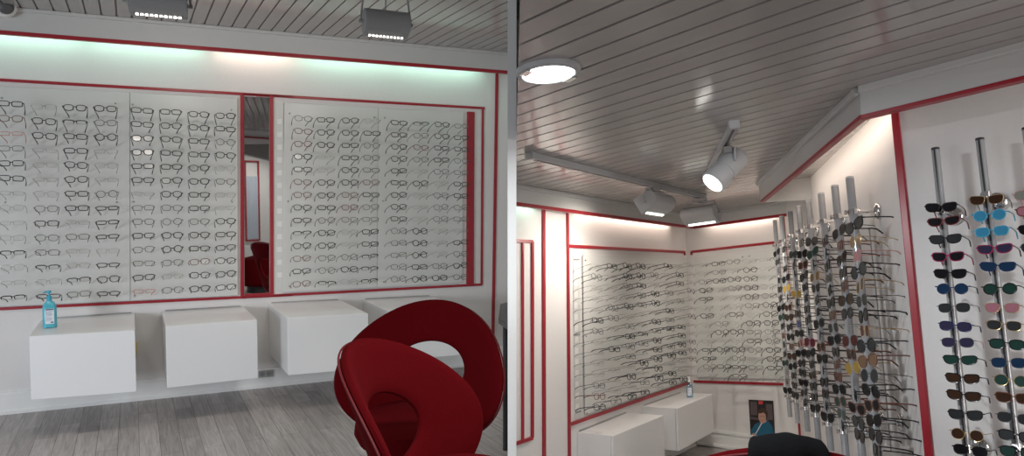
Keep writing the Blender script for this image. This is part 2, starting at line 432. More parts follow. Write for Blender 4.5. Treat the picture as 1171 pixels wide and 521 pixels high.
# ================================================================== EYEGLASSES
SH = {'rect': (.0275, .0165, 4.2, 0), 'panto': (.0260, .0200, 2.7, .12), 'round': (.0245, .0225, 2.0, 0), 'way': (.0275, .0195, 3.0, .20), 'slim': (.0275, .0125, 3.6, 0), 'cat': (.0285, .0185, 2.8, .22)}
def rim_pts(sh, sx, n=18):
    hw, hh, e, k = SH[sh]; out = []
    for i in range(n):
        a = 2 * math.pi * i / n; c, s = math.cos(a), math.sin(a)
        x = hw * math.copysign(abs(c) ** (2 / e), c); z = hh * math.copysign(abs(s) ** (2 / e), s)
        x *= 1 + k * (z / hh) * .6
        if k > .15: z += .004 * (x / hw if x > 0 else 0)
        out.append(V((sx * (.0345 + x), .0, z)))
    return out
CACHE = {}
def spec_meshes(sh, fr, r, rimless=False, half=False, lens='lens', tr=None, tipmat=None):
    tl = 1.32 if lens == 'lens' else 1.0
    key = (sh, fr, r, rimless, half, lens, tipmat)
    if key in CACHE: return CACHE[key]
    f = MB(); hw, hh, e, k = SH[sh]; y0 = .004
    for sx in (-1, 1):
        pts = rim_pts(sh, sx)
        if rimless: f.tube(pts, r * .45, 4, True)
        elif half:
            n = len(pts); f.tube([pts[i % n] for i in range(-1, n // 2 + 2)], [r * (.8 if i in (0, n // 2 + 2) else 1.25) for i in range(n // 2 + 3)], 5)
            f.tube(pts, r * .3, 4, True)
        else: f.tube(pts, r, 5, True)
        zt = hh * .45
        f.tube([V((sx * (.0345 + hw * .97), 0, zt)), V((sx * .066, .001, zt + .001)), V((sx * .0685, .007, zt))], r * 1.15, 5)
        # nose pad
        f.tube([V((sx * .0085, .002, -.002)), V((sx * .0085, .009, -.006)), V((sx * .0085, .009, -.013))], r * .6, 4)
    b = .0345 - hw
    f.tube([V((-b - .001, 0, .003)), V((-b * .5, -.001, .0065)), V((b * .5, -.001, .0065)), V((b + .001, 0, .003))], r * 1.05, 5)
    frame = f.mesh('frame', [FR[fr]], smooth=True)
    lenses = []
    for sx in (-1, 1):
        l = MB(); pts = rim_pts(sh, sx); l.prism([p + V((0, -.0006, 0)) for p in (pts if sx < 0 else pts[::-1])], V((0, .0012, 0)))
        lenses.append(l.mesh('lens', [M['lens'] if lens == 'lens' else SL[lens]]))
    temples = []; zt = hh * .45
    for sx in (-1, 1):
        t = MB(); rr = tr or r
        t.tube([V((sx * .0685, .007, zt)), V((sx * (.064 if tl > 1 else .067), .055 * tl, zt)), V((sx * (.058 if tl > 1 else .065), .100 * tl, zt - .002)), V((sx * (.054 if tl > 1 else .063), .118 * tl, zt - .006)), V((sx * (.050 if tl > 1 else .061), .137 * tl, zt - (.016 if tl > 1 else .026)))],
               [rr, rr, rr * 1.1, rr * 1.35, rr * 1.2], 5)
        temples.append(t.mesh('temple', [FR[tipmat or fr]], smooth=True))
    CACHE[key] = (frame, lenses, temples); return CACHE[key]

def frame_rot(y, z):
    y = V(y).normalized(); z = V(z); z = (z - y * z.dot(y)).normalized(); x = y.cross(z)
    return Matrix((x, y, z)).transposed()
def put_glasses(name, ms, loc, rot, label, cat, group, scale=1.0, roll=0.0):
    o = bpy.data.objects.new(name, None); COL.objects.link(o); o.empty_display_size = .02
    o.matrix_world = Matrix.Translation(loc) @ (rot @ Matrix.Rotation(roll, 3, 'Y')).to_4x4() @ Matrix.Scale(scale, 4)
    tag(o, label, cat, group)
    fr, le, te = ms
    for n, me in [('frame', fr)] + [('lens', m) for m in le] + [('temple', m) for m in te]:
        c = bpy.data.objects.new(n, me); COL.objects.link(c); c.parent = o
    return o
ORD = 'first second third fourth fifth sixth seventh eighth ninth tenth eleventh twelfth thirteenth fourteenth fifteenth sixteenth seventeenth'.split()
def style(ch, i, j):
    """(meshes, how it looks) of an optical frame"""
    q = (i * 7 + j * 3) % 4
    if ch == 'b':
        sh = ('rect', 'panto', 'panto', 'rect')[q]; return spec_meshes(sh, 'b', .0027), 'black ' + ('rectangular' if sh == 'rect' else 'rounded')
    if ch == 'o': return spec_meshes('round', 'b', .0027), 'black round'
    if ch == 'q': return spec_meshes('slim', 'b', .0028), 'black narrow rectangular'
    if ch == 'h': return spec_meshes('slim', 'b', .0025, half=True), 'black half-rim'
    if ch == 'g':
        sh = ('panto', 'rect', 'panto', 'round')[q]; return spec_meshes(sh, 'g', .0019), 'slim dark grey ' + {'rect': 'rectangular', 'panto': 'rounded', 'round': 'round'}[sh]
    if ch == 'c':
        sh = ('slim', 'panto', 'slim', 'rect')[q]; return spec_meshes(sh, 'c', .0016, rimless=True, tr=.0012, tipmat='g'), 'rimless clear'
    if ch == 'o2': return spec_meshes('panto', 'o', .0013), 'gold wire'
    if ch == 'n': return spec_meshes('panto', 'n', .0023), 'brown'
    if ch == 'r': return spec_meshes('panto', 'r', .0024), 'dark red'
    if ch == 'p': return spec_meshes('slim', 'p', .0021), 'pale pink'
COLS_L = [  # (x, y) of the top and bottom pair of each rail, styles from the top
    (12, 118.5, 15, 340, 'bnpgbbccccchcch'[:10] + 'hcch'), (50, 122, 55.4, 338.5, 'cbbccccgbgghcq'), (85.6, 123.2, 90.3, 336, 'bhbbbbbbcgcchg'), (120.5, 124.2, 124.3, 335.3, 'bgocccgqqqcqbq'),
    (162.5, 126.2, 165, 332.8, 'bbbbbbcggbggbp'), (195.4, 128, 197.9, 331.5, 'bbbbbbbggbogcg'), (227.4, 130.7, 228.6, 329.8, 'bbbbbbbbgbbnbb'), (257.8, 132.4, 258.6, 328, 'bbgbcgccbbbbbb'),
    (347, 135.5, 344.9, 324.4, 'grrbbnnbbhbnbn'), (372.7, 137, 374, 323.5, 'bbbccbbbgbbggh'), (400.8, 137.8, 399.4, 322, 'bbbbbbnrgccgbc'), (425.7, 138.3, 422.6, 320.9, 'cbgggnbggbbhhh'),
    (456.5, 140.4, 455.8, 318.6, 'bbbbbbbbbggggg'), (481.8, 141.5, 479.6, 318.6, 'hgrgcbcccooobo'), (505.7, 142.4, 502.8, 317.5, 'bbbbgcgggcccgb'), (528, 144.2, 526.6, 316.6, 'gbbggbbggcbgbg')]
rotL = frame_rot(dD, UP)
TL_ = .208
for ci, (x0, y0, x1, y1, st) in enumerate(COLS_L):
    first = ci < 8
    where = 'of the panel above the blue bottle' if first else 'of the panel beyond the narrow mirror'
    grp = 'eyeglasses on the wide panel above the blue bottle' if first else 'eyeglasses on the wide panel beyond the narrow mirror'
    P = on(WL, TL_)
    for ri in range(14):
        t = ri / 13; px, py = x0 + (x1 - x0) * t, y0 + (y1 - y0) * t
        ms, look = style(st[ri], ri, ci)
        yaw = rnd.uniform(-.05, .05); rt = rotL @ Matrix.Rotation(yaw, 3, 'Z') @ Matrix.Rotation(-.20 + rnd.uniform(-.05, .05), 3, 'X')
        put_glasses('eyeglasses', ms, P.hit(px, py) , rt, '%s eyeglasses, %s row, %s column %s' % (look, ORD[ri], ORD[ci % 8], where), 'eyeglasses', grp, .97, rnd.uniform(-.05, .05))

# corner panels of the right room
COLS_A = [(682, 304, 686, 465.5, 'cggcgbgccgcgnb'), (700, 304.2, 704.5, 458.5, 'bggcggcgbggccg'), (717.7, 304, 722.9, 453.3, 'bbggbggbggcogb'), (732.9, 304, 737.8, 448.3, 'bobggcghgcoggb'), (748, 303.5, 754, 442.5, 'cggbogbgobboog'), (764, 303.8, 769.4, 437.2, 'bcgggbgbcgbgbb'), (777, 304, 781.6, 433.3, 'gbbggcgbbobcgb'), (789.5, 303, 793, 429.5, 'cccgccggcggggg')]
COLS_B = [(805.7, 302.6, 812.3, 428.9, 'cggbqgbcggqqgg'), (821.6, 301.3, 828.7, 428.7, 'bgbcccggogogbc'), (838.5, 299, 846, 429.3, 'ggogggbgbgogqq'), (857.2, 298.2, 865.2, 430.2, 'gooooggbgbgcgc'), (876.5, 296.4, 887, 431, 'gccggobbggbbbg'), (893, 295, 903, 431.5, 'gcgcgbgcggcbgc')]
rotA = frame_rot(-dB, dV); rotB = frame_rot(-dA, dV)
rest = []
for P0, cols, rot in ((WA, COLS_A, rotA), (WB, COLS_B, rotB)):
    P = on(P0, .202)
    for ci, (x0, y0, x1, y1, st) in enumerate(cols):
        for ri in range(14):
            t = ri / 13; loc = P.hit(x0 + (x1 - x0) * t, y0 + (y1 - y0) * t)
            ch_ = 'c' if st[ri] == 'g' and rnd.random() < .42 else st[ri]
            ms, look = style(ch_, ri, ci)
            rt = rot @ Matrix.Rotation(rnd.uniform(-.05, .05), 3, 'Z') @ Matrix.Rotation(-.11 + rnd.uniform(-.05, .05), 3, 'X')
            sc = .92
            if P0 is WA and ci < 5:
                put_glasses('eyeglasses', ms, loc, rt, '%s eyeglasses, %s row, %s column of the panel above the clear bottle' % (look, ORD[ri], ORD[ci]), 'eyeglasses', 'eyeglasses on the panel above the clear bottle', sc, rnd.uniform(-.05, .05))
            else: rest.append((ms, Matrix.Translation(loc) @ rt.to_4x4() @ Matrix.Scale(sc, 4)))
# the smallest ones, past the first few hundred, as one object
mb = MB(); rm = []; org = K
for (fr, le, te), mx in rest:
    for me in [fr] + le + te:
        m = me.materials[0]
        if m not in rm: rm.append(m)
        mb.add([mx @ v.co for v in me.vertices], [tuple(p.vertices) for p in me.polygons], rm.index(m))
o = build('eyeglasses_rows', mb, rm, origin=org)
tag(o, 'rows of small eyeglasses on both sides of the far corner', 'eyeglasses', kind='stuff')

# ================================================================== DISPLAY PANELS
def panel(P, px, label, screws, tabs=(), off=(.012, .018), group=None, scr=.006):
    c = [P.hit(*q, off[1]) for q in px]
    org = P.drop((c[2] + c[3]) / 2)
    t = thing('eyeglass_display', label, 'display panel', org, None, group)
    mb = MB(); mb.prism(c, -P.n * (off[1] - off[0])); build('sheet', mb, M['acrylic'], t, bev=.002)
    for q in screws:
        s = P.hit(*q, off[1]); mb = MB(); mb.lathe([(scr, 0), (scr, .006), (scr * .6, .009)], s, P.n, 10)
        mb.lathe([(.004, 0), (.004, -.0165)], s, P.n, 8); build('screw', mb, M['steel'], t, smooth=True)
    for q in tabs:
        s = P.hit(*q, off[1] + .001); d = P.n.cross(UP).normalized(); mb = MB()
        mb.box(s, d * .013, UP * .013, P.n * .001); build('tab', mb, M['tab'], t)
    return t
panel(WL, [(-60, 88 + 8), (148.3, 105.55), (148.8, 343.4), (-60, 353)], 'frosted white display panel above the blue bottle', [(2, 112), (132, 118.2), (5.5, 231), (133.5, 231), (134, 338)])
panel(WL, [(148.8, 105.6), (271.5, 112.5), (272, 337.3), (149.3, 343.3)], 'frosted white display panel touching the narrow mirror strip', [(151.6, 119.5), (264.5, 125.6), (152.6, 230.5), (265.3, 230.3), (154, 338)])
panel(WL, [(325, 117), (432.3, 123.4), (430.9, 328.3), (323, 333.8)], 'frosted white display panel just beyond the mirror strip', [(331, 129.4), (428, 134), (329.5, 229.8), (425.5, 229.5), (331, 327)], [])
panel(WL, [(432.7, 123.4), (530.5, 129), (528.8, 322.7), (431.3, 328.2)], 'frosted white display panel beside the wide red reflection strip', [(440, 134.6), (438, 229.5), (439, 322)], [])
# pale squares of the peg rail beside the third panel
t = thing('peg_rail', 'pale narrow peg rail with small square tabs beside the mirror', 'peg rail', WL.hit(320.5, 333))
mb = MB(); strip(mb, WL, (319.8, 118), (320, 332), .05, .002, .008); build('rail', mb, M['acrylic'], t)
for k in range(13):
    mb = MB(); mb.box(WL.hit(319.8, 139 + k * 14.6, .0095), dW * .017, UP * .019, WL.n * .0015); build('tab', mb, M['tab'], t)
panel(WA, [(667, 291), (786, 295), (788, 434), (669.5, 474)], 'frosted white display panel above the clear bottle', [(669, 297.5), (670, 384), (671, 472)])
panel(WB, [(794, 294), (890.5, 283.5), (900, 433.5), (797, 431)], 'frosted white display panel behind the tube racks', [(849, 293.5), (857, 292.5)])
t = thing('peg_rail', 'pale narrow peg rail with square tabs beside the corner panel', 'peg rail', WA.hit(660.5, 478))
mb = MB(); strip(mb, WA, (657.8, 293), (660.2, 477), .075, .002, .008); build('rail', mb, M['acrylic'], t)
for k in range(13):
    mb = MB(); mb.box(WA.hit(658.3 + k * .15, 310.5 + k * 12.9, .0095), dA * .022, dV * .020, WA.n * .0015); build('tab', mb, M['tab'], t)
for q in ((659.5, 296.5), (660, 382), (661.5, 470.5)):
    mb = MB(); s = WA.hit(*q, .012); mb.box(s, dA * .03, dV * .005, WA.n * .004); build('clip', mb, M['lampdark'], t)

# narrow mirror strip
mirr = thing('wall_mirror', 'tall narrow mirror strip framed by red uprights between two panels', 'mirror', WL.hit(293.5, 336))
mb = MB(); mb.prism([WL.hit(279.4, 110, .006), WL.hit(307.6, 111.5, .006), WL.hit(308, 335.5, .006), WL.hit(279.8, 337, .006)], -WL.n * .005); build('glass', mb, M['mirror'], mirr)
mb = MB(); strip(mb, WL, (293, 109.3), (308, 110), .012, 0, .01); build('edge_clip', mb, M['red'], mirr)

# ================================================================== WALL CABINETS
def cabinet(label, fl, fr, bl, br, back_l, back_r, P, up, outv, bright=None):
    """fl fr bl br: corners of the front; back_l, back_r: where the top meets the wall"""
    bL, bR = P.hit(*back_l, .002), P.hit(*back_r, .002)
    top = span(bL, bR - bL, outv)
    A, B = top.hit(*fl), top.hit(*fr)
    fp = span(A, B - A, up)
    C0, D0 = fp.hit(*bl), fp.hit(*br)
    h = ((A - C0).dot(up) + (B - D0).dot(up)) / 2
    # true box edges: depth from the front edge back to the wall
    bL = P.drop(A - outv * ((A - P.p).dot(P.n) / outv.dot(P.n)), .002); bR = P.drop(B - outv * ((B - P.p).dot(P.n) / outv.dot(P.n)), .002)
    t = thing('wall_cabinet', label, 'cabinet', (bL + bR) / 2 - up * h, None, 'white wall cabinets')
    dn = -up * h; dv = (A - bL).normalized() * .020
    mb = MB(); mb.hexa([bL + dn, bR + dn, B - dv + dn, A - dv + dn], [bL, bR, B - dv, A - dv]); build('body', mb, M['gloss'], t, bev=.002)
    g = (A - bL).normalized() * .003; e = up * .003
    mb = MB(); mb.hexa([A - dv + g + dn, B - dv + g + dn, B + dn, A + dn], [A - dv + g, B - dv + g, B, A]); build('door', mb, M['gloss'], t, bev=.0025)
    mb = MB(); w = (bR - bL).normalized()
    mb.prism([bL + w * .02 + P.n * .001, bR - w * .02 + P.n * .001, bR - w * .02 + P.n * .009, bL + w * .02 + P.n * .009], up * .008); build('wall_rail', mb, M['steel'], t)
    return t, (A, B, bL, bR, h)
outL = -dD
c1, g1 = cabinet('white gloss wall cabinet holding the blue pump bottle', (33.2, 384.3), (154.3, 377.4), (33.7, 458), (154.4, 447), (47.7, 364.8), (153.3, 357.5), WL, UP, outL)
cabinet('white gloss wall cabinet next to the one with the blue bottle', (189.6, 373.3), (294, 365.5), (190.3, 443.5), (294.5, 432), (185, 355.7), (276.9, 350.2), WL, UP, outL)
cabinet('white gloss wall cabinet just past the double wall socket', (328.7, 363.5), (421, 358.4), (328.7, 429), (421, 421), (307.8, 346.5), (392.8, 342.5), WL, UP, outL)
cabinet('white gloss wall cabinet half hidden by the rear red chair', (445, 355.5), (530.3, 350.5), (445, 412), (530.3, 406), (417.4, 342), (497.3, 338), WL, UP, outL)
cabinet('white gloss wall cabinet cropped below the corner panel, nearer the tall red uprights', (701.1, 498.1), (758.8, 474.5), (702, 560), (760, 524), (662.7, 492.9), (719.5, 470.2), WA, dV, dB)
c6, g6 = cabinet('white gloss wall cabinet holding the clear bottle in the corner', (774.5, 466.7), (814.6, 450.1), (776.2, 513.8), (816.4, 494.6), (737, 463.2), (781.5, 447.5), WA, dV, dB)

# ---- pump bottles
def bottle(label, base, up, s, bodymat, capmat, face, clear=False, wr=1.0):
    rt = frame_rot(-face, up)
    t = thing('pump_bottle', label, 'bottle', base, rt)
    def L(p): return base + rt @ (V(p) * s)
    mb = MB(); n = 28; prof = [(0, 0), (.92, 0), (1, .006), (1, .118), (.94, .132), (.74, .148), (.40, .160), (.34, .163), (.34, .170), (0, .170)]
    vs = []; fs = []
    for r, h in prof:
        for k in range(n):
            a = 2 * math.pi * k / n; c, q = math.cos(a), math.sin(a); e = 3.2
            rr = max(r, .001); x = .036 * wr * rr * math.copysign(abs(c) ** (2 / e), c); y = .024 * wr * rr * math.copysign(abs(q) ** (2 / e), q)
            vs.append(L((x, y, h)))
    m = len(prof); fs = [(i * n + k, i * n + (k + 1) % n, (i + 1) * n + (k + 1) % n, (i + 1) * n + k) for i in range(m - 1) for k in range(n)]
    mb.add(vs, fs); build('body', mb, bodymat, t, smooth=True)
    ax = rt @ V((0, 0, 1))
    mb = MB(); mb.lathe([(.0135 * s, .163 * s), (.0135 * s, .186 * s), (.011 * s, .189 * s), (.005 * s, .190 * s), (.005 * s, .206 * s), (.012 * s, .208 * s), (.012 * s, .219 * s), (.009 * s, .222 * s)], base, ax, 16)
    mb.tube([L((0, 0, .214)), L((-.020, -.004, .215)), L((-.030, -.006, .208))], [.006 * s, .005 * s, .0035 * s], 8); build('pump', mb, capmat, t, smooth=True)
    y = -.0245 * wr
    mb = MB(); mb.prism([L((-.022 * wr, y, .022)), L((.022 * wr, y, .022)), L((.022 * wr, y, .112)), L((-.022 * wr, y, .112))], rt @ V((0, .0006, 0)))
    def bar(x0, x1, z0, z1, mi): mb.prism([L((x0, y - .0008, z0)), L((x1, y - .0008, z0)), L((x1, y - .0008, z1)), L((x0, y - .0008, z1))], rt @ V((0, .0004, 0)), mi)
    bar(-.020 * wr, .020 * wr, .104, .110, 1)
    for k in range(9):
        if k != 5: bar(-.019 * wr, (.017 - .004 * ((k * 5) % 3)) * wr, .095 - k * .0066, .0975 - k * .0066, 2)
    bar(.004 * wr, .018 * wr, .028, .034, 1)
    build('label', mb, [M['label'], M['ink'], M['ink2']], t)
    return t
A, B, bL, bR, h = g1
top1 = span(A, B - A, bL - A)
bottle('turquoise pump bottle with a white label standing on a cabinet', top1.hit(57.3, 374.3) , UP, 1.02, M['bluebottle'], M['bluecap'], (EYE - top1.hit(57, 374)).normalized())
A, B, bL, bR, h = g6
top6 = span(A, B - A, bL - A)
pb = top6.hit(789, 454.3)
bottle('small clear pump bottle with white cap on the corner cabinet', pb, dV, .74, M['gel'], M['white'], (EYE - pb).normalized(), wr=.95)

o = build('paper_tag', (lambda m: (m.prism([WL.hit(*q, .02) for q in ((154.9, 391), (156.6, 391.5), (156.4, 404.5), (155, 404))], -WL.n * .017), m)[1])(MB()), mat('yellow_paper', (.75, .66, .22), .6), origin=WL.hit(155.6, 404))
tag(o, 'tiny yellow paper tag beside the cabinet holding the blue bottle', 'tag')
# ---- double wall socket
t = thing('wall_socket', 'grey double wall socket low on the skirting between two cabinets', 'socket', WL.hit(303.5, 431, .02))
sp = WL.hit(303.8, 427, .021)
mb = MB(); mb.box(sp, dW * .05, UP * .026, WL.n * .006); build('plate', mb, M['socket'], t, bev=.002)
for sx in (-1, 1):
    mb = MB(); c = sp + dW * .024 * sx + WL.n * .006
    mb.lathe([(.019, 0), (.019, .002), (.014, .002), (.012, .0005)], c, WL.n, 16); mb.box(c + dW * .006 + WL.n * .001, dW * .002, UP * .002, WL.n * .001, 1); mb.box(c - dW * .006 + WL.n * .001, dW * .002, UP * .002, WL.n * .001, 1)
    build('outlet', mb, [M['lampdark'], M['black']], t)

# ================================================================== LAMPS
def floodlight(label, cen, up, ax, fwd, w, hgt, dep, ceil_pt, glow, hm, teeth=True, track=False):
    """box-shaped flood lamp hung in a U bracket; AX along its width, FWD the way it shines"""
    ax = V(ax).normalized(); up = V(up).normalized(); fwd = V(fwd); fwd = (fwd - ax * fwd.dot(ax)); fwd.normalize(); u2 = ax.cross(fwd).normalized()
    if u2.dot(up) < 0: u2 = -u2
    t = thing('ceiling_floodlight', label, 'spotlight', ceil_pt)
    mb = MB(); n = 12; prof = []
    for k in range(n + 1):
        a = math.pi * (k / n) + math.pi / 2       # rounded back
        prof.append((-dep * .15 + dep * .5 * math.cos(a), hgt * .5 * math.sin(a)))
    prof += [(dep * .5, -hgt * .5), (dep * .5, hgt * .5)]
    mb.prism([cen - ax * w / 2 + fwd * p + u2 * q for p, q in prof], ax * w); build('housing', mb, hm, t, bev=.004)
    mb = MB()
    mb.box(cen + fwd * (dep * .5 + .002), ax * w * .36, u2 * hgt * .36, fwd * .002)
    mb.box(cen - u2 * (hgt * .5 + .0015) + fwd * dep * .30, ax * w * .40, u2 * .002, fwd * dep * .06); build('lamp_glass', mb, glow, t)
    if teeth:
        mb = MB()
        for k in range(11): mb.box(cen - u2 * (hgt * .5 + .004) + fwd * dep * .24 + ax * w * .40 * (k / 5 - 1), ax * w * .012, u2 * .004, fwd * dep * .07)
        build('grille', mb, hm, t)
    mb = MB(); hb = (ceil_pt - cen).dot(up)
    top = cen + up * max(hb - .02, hgt * .5 + .03)
    mb.tube([cen - ax * (w / 2 + .012), cen - ax * (w / 2 + .012) + up * .02, top - ax * w * .42, top + ax * w * .42, cen + ax * (w / 2 + .012) + up * .02, cen + ax * (w / 2 + .012)], .0055, 6)
    for sx in (-1, 1): mb.tube([cen + ax * sx * (w / 2 - .002), cen + ax * sx * (w / 2 + .022)], .009, 8)
    build('bracket', mb, M['lampdark'] if hm is M['lampdark'] else hm, t, smooth=True)
    mb = MB(); mb.tube([top, ceil_pt], .008, 8)
    mb.tube([top + fwd * .0 + ax * (.02 * math.cos(k * .7)) - up * (.02 + .02 * math.sin(k * .7)) for k in range(8)] + [cen + u2 * hgt * .45], .0035, 5); build('cable', mb, M['lampdark'], t, smooth=True)
    if track:
        mb = MB(); mb.box(ceil_pt, ax * .05, fwd * .018, up * .014); build('adapter', mb, hm, t, bev=.003)
    return t
FLOODS = []
def ceil_at(x, y): return CEILL.hit(x, y)
# left room: two floods seen from behind, aimed at the wall
def flood_left(label, x0, x1, y0, y1, zdist):
    cen = EYE + R((x0 + x1) / 2, (y0 + y1) / 2) * zdist
    w = (x1 - x0) / F * zdist / max(.3, dW.x); hgt = (y1 - y0) / F * zdist
    cp = cen.copy(); cp.z = CZ - .001
    floodlight(label, cen, UP, dW, V((dD.x, dD.y, -.25)), w * .93, hgt * .9, .10, cp, M['glow_spot'], M['lampdark'])
    FLOODS.append((cen + V((dD.x, dD.y, -.1)) * .14, WL.hit((x0 + x1) / 2, 250), 12))
flood_left('grey floodlight hanging over the panel beyond the mirror', 416, 467, 12, 41, 3.45)
flood_left('grey floodlight hanging over the panel above the blue bottle', 151, 211, -8, 16.5, 3.2)
# security camera on the fascia
sc = FL.hit(9, 8, .05)
t = thing('security_camera', 'small white dome camera with dark lens on the fascia corner', 'camera', FL.hit(6, 10))
fw = (EYE - sc).normalized() * .6 + WL.n * .4 + V((.15, 0, -.1)); fw.normalize()
mb = MB(); mb.lathe([(.048, -.05), (.062, -.02), (.064, .0), (.058, .02), (.046, .034), (.042, .03)], sc + dW * -.018, fw, 24); build('housing', mb, M['white'], t, smooth=True)
mb = MB(); mb.lathe([(.042, .02), (.043, .034), (.036, .044), (.02, .050), (.002, .052)], sc + dW * -.012, fw, 20); build('lens', mb, M['darkgrey'], t, smooth=True)
mb = MB(); mb.tube([sc - fw * .04, FL.hit(4, 9, .0)], .022, 10); build('mount', mb, M['white'], t, smooth=True)

# fluorescent tubes behind the valances
def cove(P, a, b, off, glow, label, upv, clips=None):
    t = thing('fluorescent_tube', label, 'light', (a + b) / 2, None, 'fluorescent tubes behind the valances')
    d = (b - a).normalized()
    mb = MB(); mb.tube([a, b], .013, 10); build('tube', mb, glow, t, smooth=True)
    mb = MB()
    for q, s in ((a, -1), (b, 1)): mb.tube([q, q + d * s * .03], .015, 10)
    mb.box((a + b) / 2 + upv * .026, d * ((b - a).length / 2 + .03), d.cross(upv) * .02, upv * .010); build('fitting', mb, M['white'], t)
def along(P, p, q, off, z):      # two points in the cove
    A, B = P.hit(*p, off), P.hit(*q, off); A.z = B.z = z; return A, B
zt = fz + .055
for k, (xa, xb, gl, lab) in enumerate([(-70, 92, 'glow_cool', 'greenish tube above the far first columns of eyeglasses'), (103, 232, 'glow_cool', 'greenish tube above the columns before the mirror'), (246, 335, 'glow_warm', 'warm tube above the narrow mirror'), (345, 450, 'glow_cool', 'greenish tube above the panel beyond the mirror'), (456, 552, 'glow_cool', 'greenish tube above the wide red reflection strip')]):
    A, B = along(WL, (xa, 60), (xb, 60), .09, zt); cove(WL, A, B, .09, M[gl], 'hidden ' + lab, UP)
def cove_r(P, pa, pb, off, lift, gl, lab):
    A, B = P.hit(*pa, off) , P.hit(*pb, off); cove(P, A + dV * (lift - .03), B + dV * (lift - .03), off, M[gl], lab, dV)
cove_r(WA, (592, 234), (617, 237), .05, .06, 'glow_cool', 'greenish tube above the slim red-framed strip')
cove_r(WA, (664, 245), (770, 258), .05, .06, 'glow_warm', 'warm tube above the corner panel')
cove_r(WB, (806, 257), (885, 248), .05, .06, 'glow_warm', 'warm tube above the panel behind the racks')
A = b1 + (b2 - b1) * .06 - FC.n * .10; B = b1 + (b2 - b1) * .9 - FC.n * .10
cove(WC, A + dV * .078, B + dV * .078, .12, M['glow_warm'], 'warm tube above the angled rack wall', dV)

# round downlight
nd = CEILR.n
dc = CEILR.hit(627, 80)
e1 = (CEILR.hit(657.5, 84.5) - CEILR.hit(595.5, 75.5)).length / 2
t = thing('ceiling_downlight', 'round recessed downlight glowing white in the boarded ceiling', 'ceiling light', dc)
mb = MB(); mb.lathe([(e1 * .80, .012), (e1 * .82, .016), (e1 * .97, .012), (e1, .004), (e1, -.002), (e1 * .8, -.002), (e1 * .8, .012)], dc, nd, 40, 0, False); build('rim', mb, M['lampgrey'], t, smooth=True)
mb = MB(); mb.lathe([(.001, .010), (e1 * .76, .010), (e1 * .79, .0125), (e1 * .79, .003)], dc, nd, 40, 0, False); build('diffuser', mb, M['glow_white'], t, smooth=True)
for s in (-1, 1):
    mb = MB(); d = (CEILR.hit(657.5, 84.5) - CEILR.hit(595.5, 75.5)).normalized(); mb.box(dc + d * s * e1 * .80 + nd * .016, d * .012, d.cross(nd) * .022, nd * .005)
    build('spring_clip', mb, M['chrome'], t)

# lighting tracks
def track(label, a, b, w=.036, hgt=.03, lift=.0):
    A, B = CEILR.hit(*a), CEILR.hit(*b); d = (B - A).normalized(); s = nd.cross(d).normalized()
    t = thing('lighting_track', label, 'track', (A + B) / 2)
    m = (A + B) / 2; L = (B - A).length / 2
    mb = MB(); mb.box(m + nd * hgt / 2, d * L, s * w / 2, nd * hgt / 2); build('rail', mb, M['lampgrey'], t, bev=.002)
    mb = MB(); mb.box(m + nd * (hgt + .001), d * (L - .02), s * w * .16, nd * .0012); build('slot', mb, M['darkgrey'], t)
    for s_, q in ((-1, A), (1, B)):
        mb = MB(); mb.box(q + d * s_ * .012 + nd * hgt / 2, d * .014, s * (w / 2 + .004), nd * (hgt / 2 + .003)); build('end_cap', mb, M['lampgrey'], t, bev=.002)
    return d, s
td, ts = track('long pale lighting track running across the boarded ceiling', (608, 175), (803, 222.5))
td2, ts2 = track('short steep lighting track carrying the lit cylindrical spotlight', (838.5, 139), (806, 205), .034, .03)

def flood_right(label, x0, x1, y0, y1, cp_px, axd, fwd):
    cp = CEILR.hit(*cp_px) + nd * .046
    xm, ym = (x0 + x1) / 2, (y0 + y1) / 2
    # hangs straight below its track: same plumb line, as low as the housing shows
    r = R(xm, ym); best = min((EYE + r * (k * .01) for k in range(150, 900)), key=lambda q: ((q - cp) - dV * (q - cp).dot(dV)).length)
    cen = cp - dV * abs((best - cp).dot(dV))
    z = (cen - EYE).y
    ax = V(axd).normalized()
    w = (x1 - x0) / F * z / max(.45, abs(ax.x)); hgt = (y1 - y0) / F * z
    floodlight(label, cen, dV, ax, fwd, w * .9, hgt * .86, .12, cp, M['glow_spot'], M['lampgrey'], teeth=False, track=True)
    FLOODS.append((cen + V(fwd).normalized() * .16, cen + V(fwd) * 3 - dV * 1.6, 28))
flood_right('grey floodlight on the long track, further from the corner', 733, 769, 221, 244, (748, 209), dA, -WA.n - dV * .5)
flood_right('grey floodlight at the track end by the room corner', 789, 822, 236, 254.5, (800, 221.5), -dB, -WB.n - dV * .5)
# cylindrical spot
z_sp = (CEILR.hit(828, 165) - EYE).length
cpt = CEILR.hit(829, 160) + nd * .058
t = thing('cylinder_spotlight', 'grey cylindrical spotlight on the short track, lamp lit', 'spotlight', cpt)
def below(px, py, q0):      # on the sight line, straight under the track point
    r = R(px, py); best = min((EYE + r * (k * .01) for k in range(150, 900)), key=lambda q: ((q - q0) - dV * (q - q0).dot(dV)).length); return best
ca = below(838, 183, cpt); 
depth_c = (ca - EYE).y
p_back = EYE + R(843, 178) * (depth_c + .02); p_front = EYE + R(815, 209) * (depth_c - .03)
axs = (p_front - p_back).normalized(); Ls = (p_front - p_back).length
rs = 14.5 / F * depth_c
mb = MB(); mb.lathe([(rs * .7, -.01), (rs * .98, .0), (rs, .012), (rs, Ls * .55), (rs * .93, Ls * .56), (rs * .93, Ls * .66), (rs * 1.02, Ls * .67), (rs * 1.02, Ls * .98), (rs * .92, Ls)], p_back, axs, 28); build('housing', mb, M['lampgrey'], t, smooth=True)
